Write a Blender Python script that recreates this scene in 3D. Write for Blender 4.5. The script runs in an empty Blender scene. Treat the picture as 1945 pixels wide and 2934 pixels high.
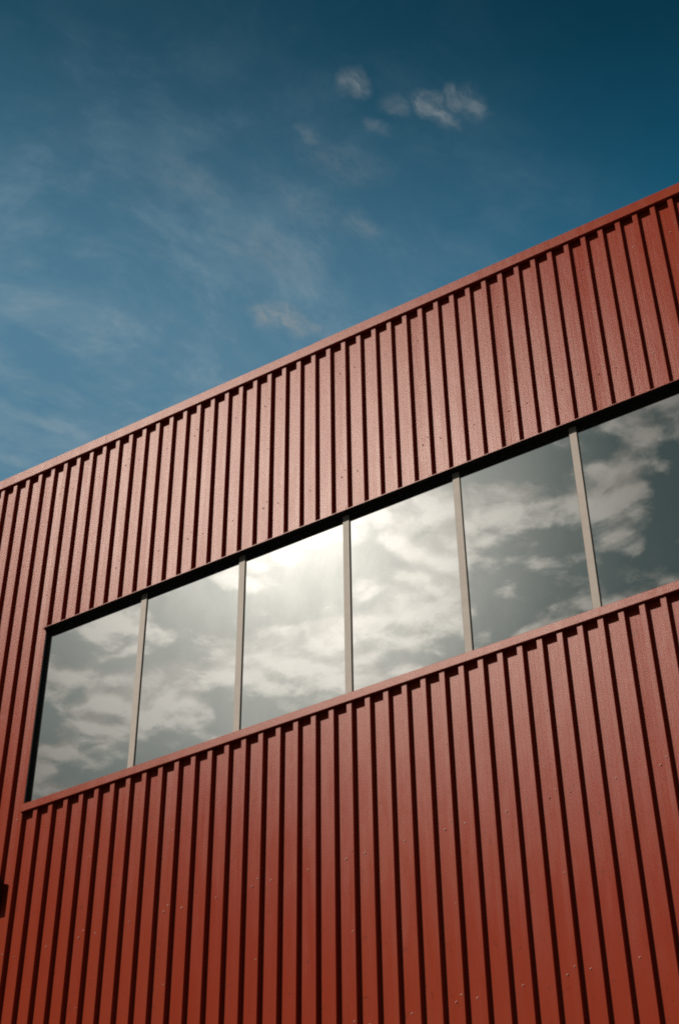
import bpy, bmesh, math, random
from mathutils import Vector, Matrix
random.seed(7)
S = bpy.context.scene
C = S.collection

# ------------------------------------------------------------------ camera
EYE = 1.6
cam_d = bpy.data.cameras.new("camera")
cam = bpy.data.objects.new("camera", cam_d)
C.objects.link(cam)
yaw, pit, rol = 0.529551758, 0.699772240, -0.0132748346
F = Vector((-math.sin(yaw) * math.cos(pit), math.cos(yaw) * math.cos(pit), math.sin(pit)))
R = Vector((math.cos(yaw), math.sin(yaw), 0))
U = R.cross(F)
R2 = math.cos(rol) * R + math.sin(rol) * U
U2 = -math.sin(rol) * R + math.cos(rol) * U
m = Matrix((R2, U2, -F)).transposed().to_4x4()
m.translation = Vector((10.544277, -11.357967, EYE))
cam.matrix_world = m
cam_d.sensor_fit = 'VERTICAL'
cam_d.sensor_height = 36.0
cam_d.sensor_width = 24.0
cam_d.lens = 4685.52 / 2934 * 36
cam_d.clip_start = 0.05
cam_d.clip_end = 5000
S.camera = cam

# ------------------------------------------------------------------ light and sky
SUN = Vector((-0.645, -1.0, 1.0)).normalized()
sun_el = math.asin(SUN.z)
sun_az = math.atan2(SUN.x, SUN.y)
sd = bpy.data.lights.new("sun", 'SUN')
sd.energy = 4.6
sd.angle = math.radians(0.53)
sd.color = (1.0, 0.93, 0.83)
so = bpy.data.objects.new("sun", sd)
C.objects.link(so)
so.location = SUN * 60
so.rotation_euler = SUN.to_track_quat('Z', 'Y').to_euler()

S.view_settings.view_transform = 'Standard'
S.view_settings.look = 'None'
S.view_settings.gamma = 1.0
S.view_settings.exposure = 0.0
S.cycles.use_denoising = False
S.cycles.filter_width = 1.9
S.cycles.max_bounces = 8
S.cycles.sample_clamp_indirect = 4.0

W = bpy.data.worlds.new("World")
S.world = W
W.use_nodes = True
nt = W.node_tree
nt.nodes.clear()


class G:
    """tiny node-building helper"""
    def __init__(s, tree):
        s.t = tree

    def put(s, sock, v):
        if hasattr(v, 'is_output') or isinstance(v, bpy.types.NodeSocket):
            s.t.links.new(v, sock)
        elif v is not None:
            sock.default_value = v

    def node(s, typ, props=None, **ins):
        n = s.t.nodes.new(typ)
        for k, v in (props or {}).items():
            setattr(n, k, v)
        for k, v in ins.items():
            s.put(n.inputs[k.replace('_', ' ')], v)
        return n

    def math(s, op, a, b=None, c=None, clamp=False):
        n = s.t.nodes.new('ShaderNodeMath')
        n.operation = op
        n.use_clamp = clamp
        for i, v in enumerate((a, b, c)):
            if v is not None:
                s.put(n.inputs[i], v)
        return n.outputs[0]

    def vmath(s, op, a, b=None, out=0):
        n = s.t.nodes.new('ShaderNodeVectorMath')
        n.operation = op
        s.put(n.inputs[0], a)
        if b is not None:
            s.put(n.inputs[3] if op == 'SCALE' else n.inputs[1], b)
        return n.outputs[out]

    def noise(s, vec, scale, detail=4.0, rough=0.55, dist=0.0, norm=True):
        n = s.t.nodes.new('ShaderNodeTexNoise')
        s.put(n.inputs['Vector'], vec)
        n.inputs['Scale'].default_value = scale
        n.inputs['Detail'].default_value = detail
        n.inputs['Roughness'].default_value = rough
        n.inputs['Distortion'].default_value = dist
        return n.outputs['Fac']

    def smooth(s, v, a, b, lo=0.0, hi=1.0):
        n = s.t.nodes.new('ShaderNodeMapRange')
        n.interpolation_type = 'SMOOTHSTEP'
        s.put(n.inputs[0], v)
        n.inputs[1].default_value = a
        n.inputs[2].default_value = b
        n.inputs[3].default_value = lo
        n.inputs[4].default_value = hi
        return n.outputs[0]

    def mix(s, f, a, b, mode='MIX'):
        n = s.t.nodes.new('ShaderNodeMix')
        n.data_type = 'RGBA'
        n.blend_type = mode
        s.put(n.inputs[0], f)
        s.put(n.inputs[6], a)
        s.put(n.inputs[7], b)
        return n.outputs[2]

    def mapping(s, vec, loc=(0, 0, 0), rot=(0, 0, 0), scale=(1, 1, 1), typ='POINT'):
        n = s.t.nodes.new('ShaderNodeMapping')
        n.vector_type = typ
        s.put(n.inputs[0], vec)
        n.inputs[1].default_value = loc
        n.inputs[2].default_value = rot
        n.inputs[3].default_value = scale
        return n.outputs[0]


g = G(nt)
sky = g.node('ShaderNodeTexSky', dict(sky_type='NISHITA', sun_disc=False))
sky.sun_elevation = sun_el
sky.sun_rotation = sun_az % (2 * math.pi)
sky.air_density = 1.0
sky.dust_density = 0.4
sky.ozone_density = 1.6
tc = g.node('ShaderNodeTexCoord')
D = tc.outputs['Generated']
sep = g.node('ShaderNodeSeparateXYZ', Vector=D)
dz = g.math('MAXIMUM', sep.outputs[2], 0.06)
comb = g.node('ShaderNodeCombineXYZ', X=g.math('DIVIDE', sep.outputs[0], dz), Y=g.math('DIVIDE', sep.outputs[1], dz), Z=0.0)
P = comb.outputs[0]                                    # the cloud layer, seen from below
cosS = g.vmath('DOT_PRODUCT', D, tuple(SUN), out=1)
ang = g.math('ARCCOSINE', g.math('MINIMUM', cosS, 1.0))    # angle from the sun, radians
up = g.smooth(sep.outputs[2], 0.0, 0.25)
north = g.smooth(sep.outputs[1], -0.05, 0.2)
# blue, deepened the way colour film renders it
blue = g.mix(1.0, sky.outputs[0], (0.080, 0.80, 0.80, 1), 'MULTIPLY')
axis = g.math('ARCCOSINE', g.vmath('DOT_PRODUCT', D, tuple(Vector((0.06, 0.52, 0.86)).normalized()), out=1))
gam = g.vmath('SCALE', blue, g.math('MULTIPLY', g.smooth(axis, 0.02, 0.42, 0.58, 1.0), g.smooth(sep.outputs[2], 0.70, 0.86, 1.25, 0.42)))
# thin high haze, in streaks
warp = g.vmath('ADD', P, g.vmath('SCALE', g.vmath('SUBTRACT', g.node('ShaderNodeTexNoise', Vector=P, Scale=3.0, Detail=3.0).outputs['Color'], (.5, .5, .5)), 0.16))
def streak(v, along, across, deg=68):
    return g.mapping(v, rot=(0, 0, math.radians(deg)), scale=(along, across, 1), typ='TEXTURE')
veil = g.smooth(g.noise(streak(warp, 0.13, 0.095), 1.0, 9.0, 0.62), 0.40, 0.68)
fine = g.smooth(g.noise(streak(warp, 0.045, 0.030, 74), 1.0, 10.0, 0.68), 0.42, 0.74)
west = g.smooth(sep.outputs[0], -0.12, -0.40)
low = g.smooth(sep.outputs[2], 0.85, 0.70)
veil_a = g.math('MULTIPLY', g.math('ADD', g.math('MULTIPLY_ADD', veil, 0.27, 0.34), g.math('MULTIPLY', g.math('MULTIPLY', fine, g.math('MULTIPLY_ADD', veil, 0.7, 0.3)), 0.26)),
                g.math('MULTIPLY', g.math('MULTIPLY_ADD', west, 0.90, 0.07), g.math('MULTIPLY_ADD', low, 0.95, 0.12)))
col = g.mix(g.math('MULTIPLY', veil_a, north, clamp=True), gam, (2.3, 3.25, 3.8, 1))
# small bright shreds of cloud
wsm = g.vmath('ADD', P, g.vmath('SCALE', g.vmath('SUBTRACT', g.node('ShaderNodeTexNoise', Vector=P, Scale=38.0, Detail=5.0).outputs['Color'], (.5, .5, .5)), 0.028))
shreds = None
for (x, y, rx, ry, rot, a) in [(-0.3433, 0.6183, .0105, .0075, 118, .62), (-0.3480, 0.6230, .006, .004, 118, .5), (-0.3276, 0.6498, .011, .006, 78, .36),
                               (-0.3105, 0.6590, .010, .007, 78, .70), (-0.3030, 0.6700, .013, .007, 78, .80), (-0.2870, 0.6650, .010, .005, 85, .70),
                               (-0.2790, 0.6790, .013, .007, 100, .50), (-0.3484, 0.6575, .010, .004, 70, .34),
                               (-0.5200, 0.7790, .015, .010, 66, 1.0), (-0.5090, 0.7900, .018, .009, 66, .95), (-0.4960, 0.8040, .018, .005, 62, .6),
                               (-0.4058, 0.7336, .014, .007, 78, .40), (-0.3951, 0.6383, .012, .004, 72, .3),
                               (-0.3877, 0.6732, .028, .014, 62, .24), (-0.4792, 0.7254, .034, .016, 66, .30),
                               (-0.4300, 0.7000, .040, .012, 66, .18), (-0.499, 0.6271, .03, .016, 62, .18)]:
    q = g.mapping(wsm, loc=(x, y, 0), rot=(0, 0, math.radians(rot)), scale=(rx * 1.22, ry * 1.3, 1), typ='TEXTURE')
    v = g.math('MULTIPLY', g.smooth(g.vmath('LENGTH', q, out=1), 1.55, 0.1), a)
    shreds = v if shreds is None else g.math('MAXIMUM', shreds, v)
tex = g.smooth(g.noise(streak(wsm, 0.016, 0.009, 75), 1.0, 9.0, 0.66), 0.33, 0.66)
sh = g.math('MULTIPLY', g.math('MULTIPLY', shreds, g.math('MULTIPLY_ADD', tex, 0.80, 0.30)), g.math('MULTIPLY', north, 0.64))
col = g.mix(sh, col, (2.7, 3.0, 3.1, 1))
# broken cumulus around the sun, behind the viewer, seen mirrored in the glazing
wp2 = g.vmath('ADD', P, g.vmath('SCALE', g.node('ShaderNodeTexNoise', Vector=P, Scale=7.0, Detail=8.0).outputs['Color'], 0.07))
south = g.smooth(sep.outputs[1], -0.12, -0.40)
near = g.smooth(ang, 0.62, 0.22)
def cloud(v):
    n1 = g.noise(g.mapping(v, loc=(1.4, 9.6, 0)), 6.5, 2.0, 0.45)
    n2 = g.noise(g.mapping(v, loc=(1.4, 9.6, 0)), 21.0, 10.0, 0.60)
    vo2 = g.node('ShaderNodeTexVoronoi', dict(voronoi_dimensions='2D', feature='SMOOTH_F1'), Vector=v, Scale=30.0, Smoothness=0.35)
    puff2 = g.math('SUBTRACT', 0.86, vo2.outputs[0])
    b = g.math('ADD', g.math('MULTIPLY', n1, 0.66), g.math('MULTIPLY', n2, 0.28))
    return g.math('ADD', b, g.math('MULTIPLY', puff2, 0.07))
body = cloud(wp2)
lit = cloud(g.vmath('ADD', wp2, (-0.012, -0.018, 0)))
shade = g.smooth(g.math('SUBTRACT', body, lit), -0.06, 0.06, 0.66, 1.12)
px = g.node('ShaderNodeSeparateXYZ', Vector=P).outputs[0]
bank = g.math('MULTIPLY', g.smooth(px, -0.22, -0.56), g.smooth(ang, 0.60, 0.20))
cm = g.math('MULTIPLY', g.smooth(g.math('MULTIPLY_ADD', bank, 0.035, body), 0.490, 0.580), south)
lum = g.math('MULTIPLY', g.math('MULTIPLY_ADD', g.smooth(ang, 0.27, 0.05), 6.5, 2.5), shade)
ccol = g.vmath('SCALE', (1.0, 0.95, 0.88), lum)
thin = g.mix(g.math('ADD', g.smooth(ang, 0.22, 0.06), g.math('MULTIPLY', g.smooth(px, -0.60, -0.80), 0.42), clamp=True), (0.22, 0.46, 0.47, 1), (3.4, 3.4, 3.15, 1))
base_s = g.mix(g.math('MULTIPLY', south, 0.96), col, thin)
col = g.mix(cm, base_s, ccol)
# aureole of scattered light close round the sun
aur = g.math('POWER', 2.718, g.math('MULTIPLY', ang, -1 / 0.070))
aur2 = g.math('POWER', 2.718, g.math('MULTIPLY', ang, -1 / 0.030))
aur = g.math('ADD', g.math('MULTIPLY', aur, 11.5), g.math('MULTIPLY', aur2, 2.0))
col = g.vmath('ADD', col, g.vmath('SCALE', (1.0, 0.95, 0.87), aur))
bg = g.node('ShaderNodeBackground', Color=col, Strength=0.10)
out = g.node('ShaderNodeOutputWorld', Surface=bg.outputs[0])


# ------------------------------------------------------------------ materials
def mat(name):
    m = bpy.data.materials.new(name)
    m.use_nodes = True
    m.node_tree.nodes.clear()
    return m, G(m.node_tree)


def finish(g, sh):
    g.node('ShaderNodeOutputMaterial', Surface=sh)


def painted_red(name, ribs=True):
    m, g = mat(name)
    tc = g.node('ShaderNodeTexCoord').outputs['Object']
    streak = g.noise(g.mapping(tc, scale=(55, 55, 0.35)), 1.0, 4.0, 0.6)
    blot = g.noise(tc, 1.3, 5.0, 0.6)
    speck = g.noise(tc, 420.0, 2.0, 0.6)
    base = g.mix(g.smooth(streak, 0.3, 0.7), (0.256, 0.0370, 0.0160, 1), (0.242, 0.0335, 0.0142, 1))
    base = g.mix(g.smooth(blot, 0.35, 0.7, 0.0, 0.5), base, (0.255, 0.040, 0.019, 1))
    if ribs:
        x = g.node('ShaderNodeSeparateXYZ', Vector=tc).outputs[0]
        cell = g.math('FLOOR', g.math('ADD', g.math('DIVIDE', x, 1.0), 0.0))
        wn = g.node('ShaderNodeTexWhiteNoise', dict(noise_dimensions='1D'), W=cell).outputs[0]
        base = g.mix(g.math('MULTIPLY', wn, 0.35), base, (0.222, 0.021, 0.010, 1))
    dust = g.smooth(g.noise(tc, 95.0, 3.0, 0.7), 0.62, 0.76, 0.0, 0.05)
    base = g.mix(dust, base, (0.34, 0.22, 0.18, 1))
    pits = g.smooth(g.noise(g.mapping(tc, scale=(1, 1, .8)), 30.0, 0.0, 0.5), 0.215, 0.19, 0.0, 0.28)
    base = g.mix(pits, base, (0.05, 0.02, 0.015, 1))
    rough = g.math('MULTIPLY_ADD', g.noise(g.mapping(tc, scale=(9, 9, 1.2)), 1.0, 4.0), 0.08, 0.245)
    h = g.math('ADD', g.math('MULTIPLY', g.noise(g.mapping(tc, scale=(5, 5, 1.6)), 1.0, 2.0), 0.008),
               g.math('MULTIPLY', speck, 0.00022))
    bump = g.node('ShaderNodeBump', Height=h, Strength=0.22, Distance=1.0)
    p = g.node('ShaderNodeBsdfDiffuse', Color=base, Roughness=0.2, Normal=bump.outputs[0])
    # roll-forming leaves the coating faintly corrugated across its width, so highlights spread sideways
    wn2 = g.node('ShaderNodeTexWhiteNoise', dict(noise_dimensions='3D'), Vector=g.vmath('SCALE', tc, 977.0)).outputs[0]
    off = g.node('ShaderNodeCombineXYZ', X=g.math('MULTIPLY', g.math('SUBTRACT', wn2, 0.5), 0.26), Y=0.0, Z=0.0)
    nrm = g.vmath('NORMALIZE', g.vmath('ADD', bump.outputs[0], off.outputs[0]))
    c = g.node('ShaderNodeBsdfAnisotropic', dict(distribution='BECKMANN'), Color=(1, 0.94, 0.89, 1), Roughness=rough, Normal=nrm)
    mx = g.node('ShaderNodeMixShader', Fac=0.0096)
    g.put(mx.inputs[1], p.outputs[0]); g.put(mx.inputs[2], c.outputs[0])
    finish(g, mx.outputs[0])
    return m


RED = painted_red("red_coated_steel")
TRIM = painted_red("red_trim", ribs=False)


def simple(name, colr, rough=0.5, metal=0.0, var=0.15, scale=20.0):
    m, g = mat(name)
    tc = g.node('ShaderNodeTexCoord').outputs['Object']
    n = g.noise(tc, scale, 5.0, 0.6)
    c2 = tuple(c * (1 - var * 2) for c in colr) + (1,)
    base = g.mix(g.smooth(n, 0.3, 0.7), tuple(colr) + (1,), c2)
    bump = g.node('ShaderNodeBump', Height=n, Strength=0.1, Distance=0.01)
    p = g.node('ShaderNodeBsdfPrincipled', Base_Color=base, Roughness=rough, Metallic=metal, Normal=bump.outputs[0])
    if max(colr) < 0.06:
        p.inputs['Specular IOR Level'].default_value = 0.12
    finish(g, p.outputs[0])
    return m


BEIGE = simple("beige_coated_aluminium", (0.265, 0.215, 0.170), 0.62, 0.0, 0.06, 9.0)
SHADOW_LINE = simple("black_shadow_line", (0.02, 0.02, 0.018), 0.7)  # near-black colour standing in for the shade beside the mullions
ALU = simple("grey_green_aluminium", (0.05, 0.055, 0.045), 0.6, 0.0)
BRONZE = simple("dark_bronze_aluminium", (0.014, 0.012, 0.011), 0.6)
BLACK = simple("black_coated_metal", (0.012, 0.011, 0.011), 0.45)
STEEL = simple("painted_screw_head", (0.31, 0.080, 0.050), 0.55, 0.0, 0.1, 60)
WASHER = STEEL
ROOF = simple("grey_roof_membrane", (0.18, 0.18, 0.17), 0.8)
ASPH = simple("asphalt", (0.05, 0.05, 0.048), 0.9, 0.0, 0.2, 3.0)
LENS = simple("frosted_lens", (0.3, 0.3, 0.28), 0.3)

GLASS, g = mat("solar_control_glass")
tc = g.node('ShaderNodeTexCoord').outputs['Object']
wav = g.noise(tc, 0.9, 2.0, 0.5)
bump = g.node('ShaderNodeBump', Height=wav, Strength=0.05, Distance=0.012)
dirt = g.noise(g.mapping(tc, scale=(1, 1, .5)), 2.2, 8.0, 0.65)
a = g.node('ShaderNodeBsdfGlossy', Color=(0.73, 0.735, 0.71, 1), Roughness=0.0, Normal=bump.outputs[0])
b = g.node('ShaderNodeBsdfGlossy', Color=(0.88, 0.87, 0.85, 1), Roughness=0.25)
d = g.node('ShaderNodeBsdfDiffuse', Color=(0.020, 0.028, 0.027, 1))
m1 = g.node('ShaderNodeMixShader', Fac=0.30)
g.put(m1.inputs[1], a.outputs[0]); g.put(m1.inputs[2], d.outputs[0])
m2 = g.node('ShaderNodeMixShader', Fac=g.smooth(dirt, 0.3, 0.8, 0.0030, 0.0055))
g.put(m2.inputs[1], m1.outputs[0]); g.put(m2.inputs[2], b.outputs[0])
finish(g, m2.outputs[0])


# ------------------------------------------------------------------ mesh helpers
def obj(name, bm, mt, parent=None):
    me = bpy.data.meshes.new(name)
    bmesh.ops.recalc_face_normals(bm, faces=bm.faces)
    bm.to_mesh(me)
    bm.free()
    me.materials.append(mt)
    o = bpy.data.objects.new(name, me)
    C.objects.link(o)
    if parent is not None:
        o.parent = parent
    return o


def box(bm, x0, x1, y0, y1, z0, z1):
    v = [bm.verts.new((x, y, z)) for x in (x0, x1) for y in (y0, y1) for z in (z0, z1)]
    for f in ((0, 1, 3, 2), (4, 6, 7, 5), (0, 4, 5, 1), (2, 3, 7, 6), (0, 2, 6, 4), (1, 5, 7, 3)):
        bm.faces.new([v[i] for i in f])


def sweep_x(bm, prof, x0, x1):
    """closed (y, z) outline pulled from x0 to x1"""
    a = [bm.verts.new((x0, y, z)) for y, z in prof]
    b = [bm.verts.new((x1, y, z)) for y, z in prof]
    n = len(prof)
    for i in range(n):
        j = (i + 1) % n
        bm.faces.new((a[i], a[j], b[j], b[i]))
    bm.faces.new(a[::-1])
    bm.faces.new(b)


PITCH, DEPTH, CREST = 0.2, 0.048, 0.054
T = 0.0016


def profile(i0, i1):
    """front line (x, y) of the trapezoidal sheet from crest i0 to crest i1; crest i ends at x = i * PITCH"""
    pts = []
    for i in range(i0, i1 + 1):
        X = i * PITCH
        r = random.Random(i * 31 + 5)
        dy = r.uniform(-.0009, .0009)
        lap = -0.0018 if i % 5 == 0 else 0.0
        pts += [(X - CREST - 0.005, DEPTH - .0012), (X - CREST - 0.0042, DEPTH - 0.0042), (X - CREST - 0.0006, 0.0022 + lap), (X - CREST + 0.002, lap), (X - 0.002, lap), (X + 0.0006, 0.0022 + lap),
                (X + 0.0042, DEPTH - 0.0042), (X + 0.005, DEPTH - .0012)]
        a, b = X + 0.0075, X + PITCH - CREST - 0.0075
        # valley with two very shallow swages; the under-lapping valley before each joint leans a little
        lean = 0.0032 if i % 5 == 4 else dy
        w = b - a
        for t, s in ((0, 0), (.32, 0), (.35, .0002), (.38, 0), (.62, 0), (.65, .0002), (.68, 0), (1, 0)):
            pts.append((a + w * t, DEPTH + s + lean * t * (1 if t < 1 else .9)))
    return pts


def ribbed(bm, pts, z0, z1, nz=1):
    rows = []
    for k in range(nz + 1):
        z = z0 + (z1 - z0) * k / nz
        rows.append([bm.verts.new((x, y, z)) for x, y in pts])
    back = [[bm.verts.new((x, y + T, z)) for x, y in pts] for z in (z0, z1)]
    for A, B in zip(rows, rows[1:]):
        for j in range(len(pts) - 1):
            bm.faces.new((A[j], A[j + 1], B[j + 1], B[j]))
    for j in range(len(pts) - 1):
        bm.faces.new((rows[0][j], back[0][j], back[0][j + 1], rows[0][j + 1]))
        bm.faces.new((rows[-1][j], rows[-1][j + 1], back[1][j + 1], back[1][j]))
        bm.faces.new((back[0][j], back[1][j], back[1][j + 1], back[0][j + 1]))


def tag(o, label, cat, group=None):
    o['label'] = label
    o['category'] = cat
    if group:
        o['group'] = group


# ------------------------------------------------------------------ ground
bm = bmesh.new()
box(bm, -900, 900, -900, 900, -0.3, 0.0)
gr = obj("ground", bm, ASPH)
gr['kind'] = 'structure'

# ------------------------------------------------------------------ the building
Z_SILL, Z_HEAD, Z_COP = 8.672 + EYE, 11.045 + EYE, 13.617 + EYE
I0, I1 = -38, 100
XL, XR = I0 * PITCH - CREST, I1 * PITCH
PANES = 7
MUL0, MULS = 1.349, 1.299
WIN_R = 9.4                                            # right jamb, beyond the frame
IW = int(round(WIN_R / PITCH))
GLZ = 0.056                                            # glass plane

b = bpy.data.objects.new("warehouse", None)
C.objects.link(b)
tag(b, "red ribbed metal-clad warehouse with one long strip of mirrored windows under a red coping", "building")

random.seed(3)
bm = bmesh.new()
left_pts = profile(I0, 0)
left_pts = left_pts[:len(left_pts) - 11] + [(0.0006, 0.0020)]     # left of the glazing: ends on the crest that forms its jamb
mid_pts = [(0.0007, 0.0022)] + profile(0, IW - 1)[6:]
ribbed(bm, left_pts, 0.25, Z_COP + 0.09)
ribbed(bm, mid_pts, Z_HEAD + 0.001, Z_COP + 0.09)
ribbed(bm, mid_pts, 0.25, Z_SILL + 0.03)
ribbed(bm, profile(IW, I1), 0.25, Z_COP + 0.09)
bmesh.ops.delete(bm, geom=[f for f in bm.faces if f.calc_area() < 1e-9], context='FACES')
wall = obj("wall", bm, RED, b)

# other three sides and a core so the shell is closed
bm = bmesh.new()
sd_ = 16.0
pts = profile(0, int(sd_ / PITCH) - 1)
for side, xx in ((-1, XL), (1, XR + 0.14)):
    A = [bm.verts.new((xx + side * (DEPTH - y), 0.10 + x + CREST, 0.25)) for x, y in pts]
    B = [bm.verts.new((xx + side * (DEPTH - y), 0.10 + x + CREST, Z_COP + .09)) for x, y in pts]
    for j in range(len(pts) - 1):
        bm.faces.new((A[j], A[j + 1], B[j + 1], B[j]))
    obj("side_wall", bm, RED, b)
    bm = bmesh.new()
bm.free()
bm = bmesh.new()
box(bm, XL - 0.002, XR + 0.142, 0.28, sd_ + .1, 0.0, Z_COP + 0.02)
obj("roof", bm, ROOF, b)
bm = bmesh.new()
box(bm, XL - 0.02, XR + 0.16, 0.075, 0.28, 0.0, 0.28)
obj("plinth", bm, ROOF, b)

# coping: a folded capping with a hemmed front edge, in lengths
zc = Z_COP
prev = XL - 0.06
joints = [-5.4, -2.4, 0.6, 3.6, 6.6, 9.6, 12.6, 15.6, XR + 0.2]
for k, xj in enumerate(joints):
    bm = bmesh.new()
    o_ = 0.0 if k % 2 else 0.0022
    prof = [(-0.022 - o_, zc + .012), (-0.0255 - o_, zc + 0.010), (-0.0255 - o_, zc), (0.012, zc), (0.012, zc + .02), (0.36, zc + .02), (0.36, zc + .100), (-0.018, zc + 0.146 + o_),
            (-0.0215 - o_, zc + 0.143 + o_)]
    sweep_x(bm, prof, prev, xj - 0.0008)
    obj("coping", bm, TRIM, b)
    prev = xj

# window strip
win = bpy.data.objects.new("window", None)
C.objects.link(win)
win.parent = b
# head flashing: thin ledge thrown 40 mm forward, back leg behind the ribs, soffit to the glass
bm = bmesh.new()
sweep_x(bm, [(-0.040, Z_HEAD - 0.004), (-0.040, Z_HEAD + 0.004), (0.050, Z_HEAD + 0.011), (0.0745, Z_HEAD + 0.011), (0.0745, Z_HEAD), (-0.034, Z_HEAD - 0.001)], -0.024, WIN_R + 0.02)
obj("head_flashing", bm, TRIM, win)
bm = bmesh.new()
box(bm, 0.0062, WIN_R - CREST - 0.0125, -0.034, 0.0742, Z_HEAD - 0.0042, Z_HEAD - 0.0022)
obj("soffit", bm, BRONZE, win)
bm = bmesh.new()
zs = Z_SILL
sweep_x(bm, [(-0.020, zs + 0.008), (-0.0235, zs + .006), (-0.0235, zs), (-0.004, zs), (-0.004, zs + .02), (0.078, zs + .02), (0.078, zs + 0.118), (-0.0165, zs + 0.094), (-0.0195, zs + 0.090)], -0.015, WIN_R + 0.02)
obj("sill", bm, TRIM, win)
bm = bmesh.new()
box(bm, 0.0014, 0.006, 0.0035, 0.075, zs + 0.095, Z_HEAD - 0.002)
obj("jamb", bm, BRONZE, win)
bm = bmesh.new()
box(bm, WIN_R - CREST - 0.012, WIN_R - CREST - 0.007, 0.0035, 0.075, zs + 0.095, Z_HEAD - 0.002)
obj("jamb", bm, BRONZE, win)
bm = bmesh.new()
box(bm, 0.0065, 0.016, 0.050, 0.075, zs + 0.11, Z_HEAD - 0.002)
box(bm, 0.016, WIN_R - CREST - 0.012, 0.051, 0.075, Z_HEAD - 0.012, Z_HEAD - 0.0044)
obj("frame", bm, ALU, win)
# panes, each out of true by a hair
edges = [0.012] + [MUL0 + MULS * k for k in range(PANES - 1)] + [WIN_R - CREST - 0.013]
for k in range(PANES):
    x0, x1 = edges[k] + (0.004 if k else 0), edges[k + 1] - 0.004
    z0, z1 = zs + 0.10, Z_HEAD - 0.004
    r = random.Random(k + 11)
    tx, tz = r.uniform(-.0018, .0018), r.uniform(-.0016, .0016)
    bm = bmesh.new()
    cx, cz = (x0 + x1) / 2, (z0 + z1) / 2
    vs = []
    for yy in (GLZ, GLZ + 0.012):
        for x, z in ((x0, z0), (x1, z0), (x1, z1), (x0, z1)):
            vs.append(bm.verts.new((x, yy + (x - cx) * tx + (z - cz) * tz, z)))
    bm.faces.new(vs[:4]); bm.faces.new(vs[4:][::-1])
    for i in range(4):
        j = (i + 1) % 4
        bm.faces.new((vs[i], vs[4 + i], vs[4 + j], vs[j]))
    obj("pane", bm, GLASS, win)
for k in range(PANES - 1):
    X = MUL0 + MULS * k
    bm = bmesh.new()
    z0, z1 = zs + 0.085, Z_HEAD - 0.003
    hw = 0.039
    pr_ = [(X - hw, 0.060), (X - hw, 0.045), (X - hw + 0.003, 0.042), (X + hw - 0.003, 0.042), (X + hw, 0.045), (X + hw, 0.060)]
    A = [bm.verts.new((x, y, z0)) for x, y in pr_]
    B = [bm.verts.new((x, y, z1)) for x, y in pr_]
    for i in range(6):
        j = (i + 1) % 6
        bm.faces.new((A[i], A[j], B[j], B[i]))
    bm.faces.new(A[::-1]); bm.faces.new(B)
    mu = obj("mullion", bm, BEIGE, win)
    bm = bmesh.new()
    box(bm, X + hw + 0.0002, X + hw + 0.007, 0.050, 0.060, z0, z1)  # black strips put in as the shadow lines along the mullion sides
    box(bm, X - hw - 0.004, X - hw - 0.0002, 0.052, 0.060, z0, z1)
    obj("shadow_line", bm, SHADOW_LINE, win)

# ------------------------------------------------------------------ screws of the cladding
def screw_mesh():
    bm = bmesh.new()
    for r0, r1, y0, y1, n in ((0.0105, 0.0095, 0.0, -0.0022, 16), (0.0062, 0.0052, -0.0022, -0.0078, 6)):
        lo = [bm.verts.new((r0 * math.cos(2 * math.pi * i / n), y0, r0 * math.sin(2 * math.pi * i / n))) for i in range(n)]
        hi = [bm.verts.new((r1 * math.cos(2 * math.pi * i / n), y1, r1 * math.sin(2 * math.pi * i / n))) for i in range(n)]
        for i in range(n):
            j = (i + 1) % n
            bm.faces.new((lo[i], lo[j], hi[j], hi[i]))
        bm.faces.new(hi)
    return bm


rnd = random.Random(21)
spots = []                                             # (x, y, z, scale)
for jn in range(-10, 60, 5):
    for zr, lower in ((7.06, True), (5.48, True), (3.90, True), (11.60, False), (13.17, False)):
        if not lower or True:
            for off in (-0.53, 0.47, 2.47):
                spots.append(((jn + off) * PITCH + rnd.uniform(-.008, .008), DEPTH, zr + rnd.uniform(-.008, .008), 1.0))
        spots.append((jn * PITCH - 0.024, -0.0018, zr + 0.03, 0.9))
    for zr in (6.31, 7.88, 4.7, 12.41, 11.10):
        spots.append((jn * PITCH - 0.024, -0.0018, zr + rnd.uniform(-.01, .01), 0.8))
for jn in (-5, 0):                                     # beside the window the fixings run on up the wall
    for zr in (8.64, 10.04):
        for off in (-0.53, 0.47, 2.47):
            if (jn + off) < 0:
                spots.append(((jn + off) * PITCH, DEPTH, zr, 1.0))


def in_view(x, y, z):
    v = Vector((x, y, z)) - Vector((10.544277, -11.357967, 0))
    w = v.dot(F)
    px = 972.5 + 4685.5 * v.dot(R2) / w
    py = 1467 - 4685.5 * v.dot(U2) / w
    return (-40 < px < 1985 and -40 < py < 2974), v.length


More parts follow.
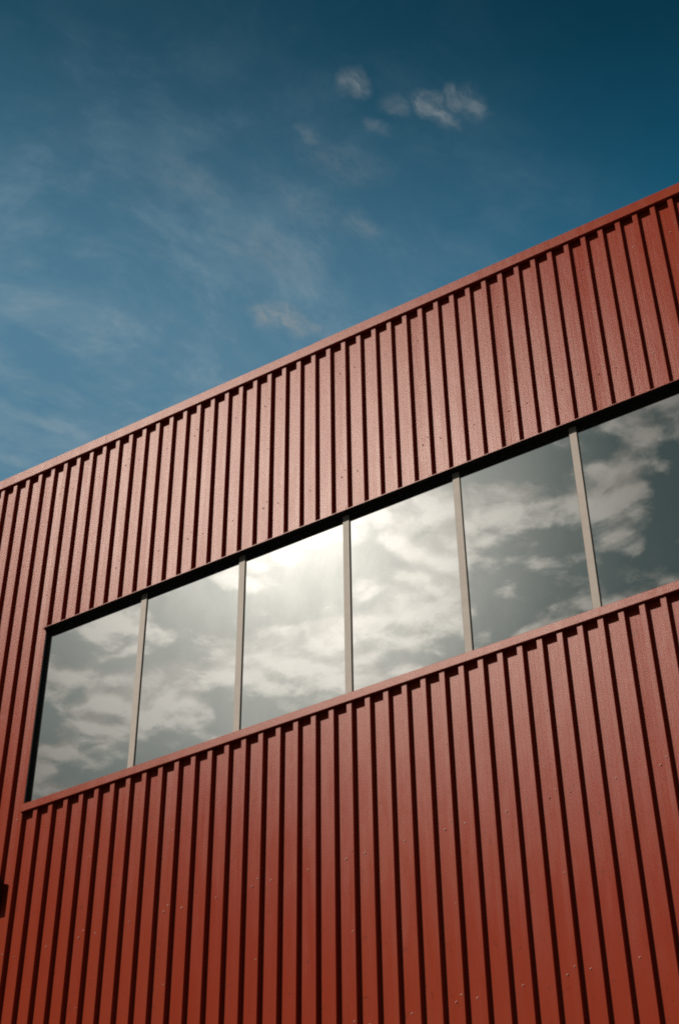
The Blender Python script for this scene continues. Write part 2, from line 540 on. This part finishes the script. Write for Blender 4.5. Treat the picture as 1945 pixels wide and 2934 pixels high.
ranked = sorted([(in_view(*s_[:3]), s_) for s_ in spots if not (8.62 < s_[2] < 11.06 and s_[0] > 0)], key=lambda t: (not t[0][0], t[0][1]))
SM = None
rest = bmesh.new()
for k, ((vis, _), (x, y, z, sc)) in enumerate(ranked):
    if k < 100:
        if SM is None:
            o = obj("screw", screw_mesh(), STEEL, wall)
            SM = o.data
        else:
            o = bpy.data.objects.new("screw", SM)
            C.objects.link(o)
            o.parent = wall
        o.location = (x, y + 0.0003, z + EYE)
        o.rotation_euler = (rnd.uniform(-.12, .12), rnd.uniform(0, 1), rnd.uniform(-.12, .12))
        o.scale = (sc, sc, sc)
    else:
        t = screw_mesh()
        bmesh.ops.transform(t, matrix=Matrix.Translation((x, y + 0.0003, z + EYE)) @ Matrix.Scale(sc, 4), verts=t.verts)
        me = bpy.data.meshes.new("tmp")
        t.to_mesh(me); t.free()
        rest.from_mesh(me)
        bpy.data.meshes.remove(me)
o = obj("screw", rest, STEEL, wall)
o['kind'] = 'stuff'

# ------------------------------------------------------------------ the black fixture at the left edge
fx = bpy.data.objects.new("wall_lamp", None)
C.objects.link(fx)
fx.location = (-0.292, 0.0, 7.83 + EYE)
tag(fx, "black box-shaped wall lamp on the red cladding, at the left edge of the photo", "wall lamp")


def plate(bm, x0, x1, z0, z1, y0, y1, ch):
    out = [(x0, z0), (x1, z0), (x1, z1 - ch), (x1 - ch * .35, z1 - ch * .35), (x1 - ch * 1.4, z1), (x0 + ch * 1.4, z1), (x0 + ch * .35, z1 - ch * .35), (x0, z1 - ch)]
    A = [bm.verts.new((x, y0, z)) for x, z in out]
    B = [bm.verts.new((x, y1, z)) for x, z in out]
    n = len(out)
    for i in range(n):
        j = (i + 1) % n
        bm.faces.new((A[i], A[j], B[j], B[i]))
    bm.faces.new(A[::-1]); bm.faces.new(B)


bm = bmesh.new()
plate(bm, -0.165, 0.165, -0.165, 0.17, -0.085, -0.012, 0.09)
bmesh.ops.bevel(bm, geom=bm.edges[:], offset=0.006, segments=2, affect='EDGES')
obj("housing", bm, BLACK, fx)
bm = bmesh.new()
plate(bm, -0.14, 0.14, -0.14, 0.14, -0.012, -0.0005, 0.05)
obj("mounting_plate", bm, BLACK, fx)
bm = bmesh.new()
box(bm, -0.12, 0.12, -0.075, -0.025, -0.172, -0.1655)
obj("lens", bm, LENS, fx)
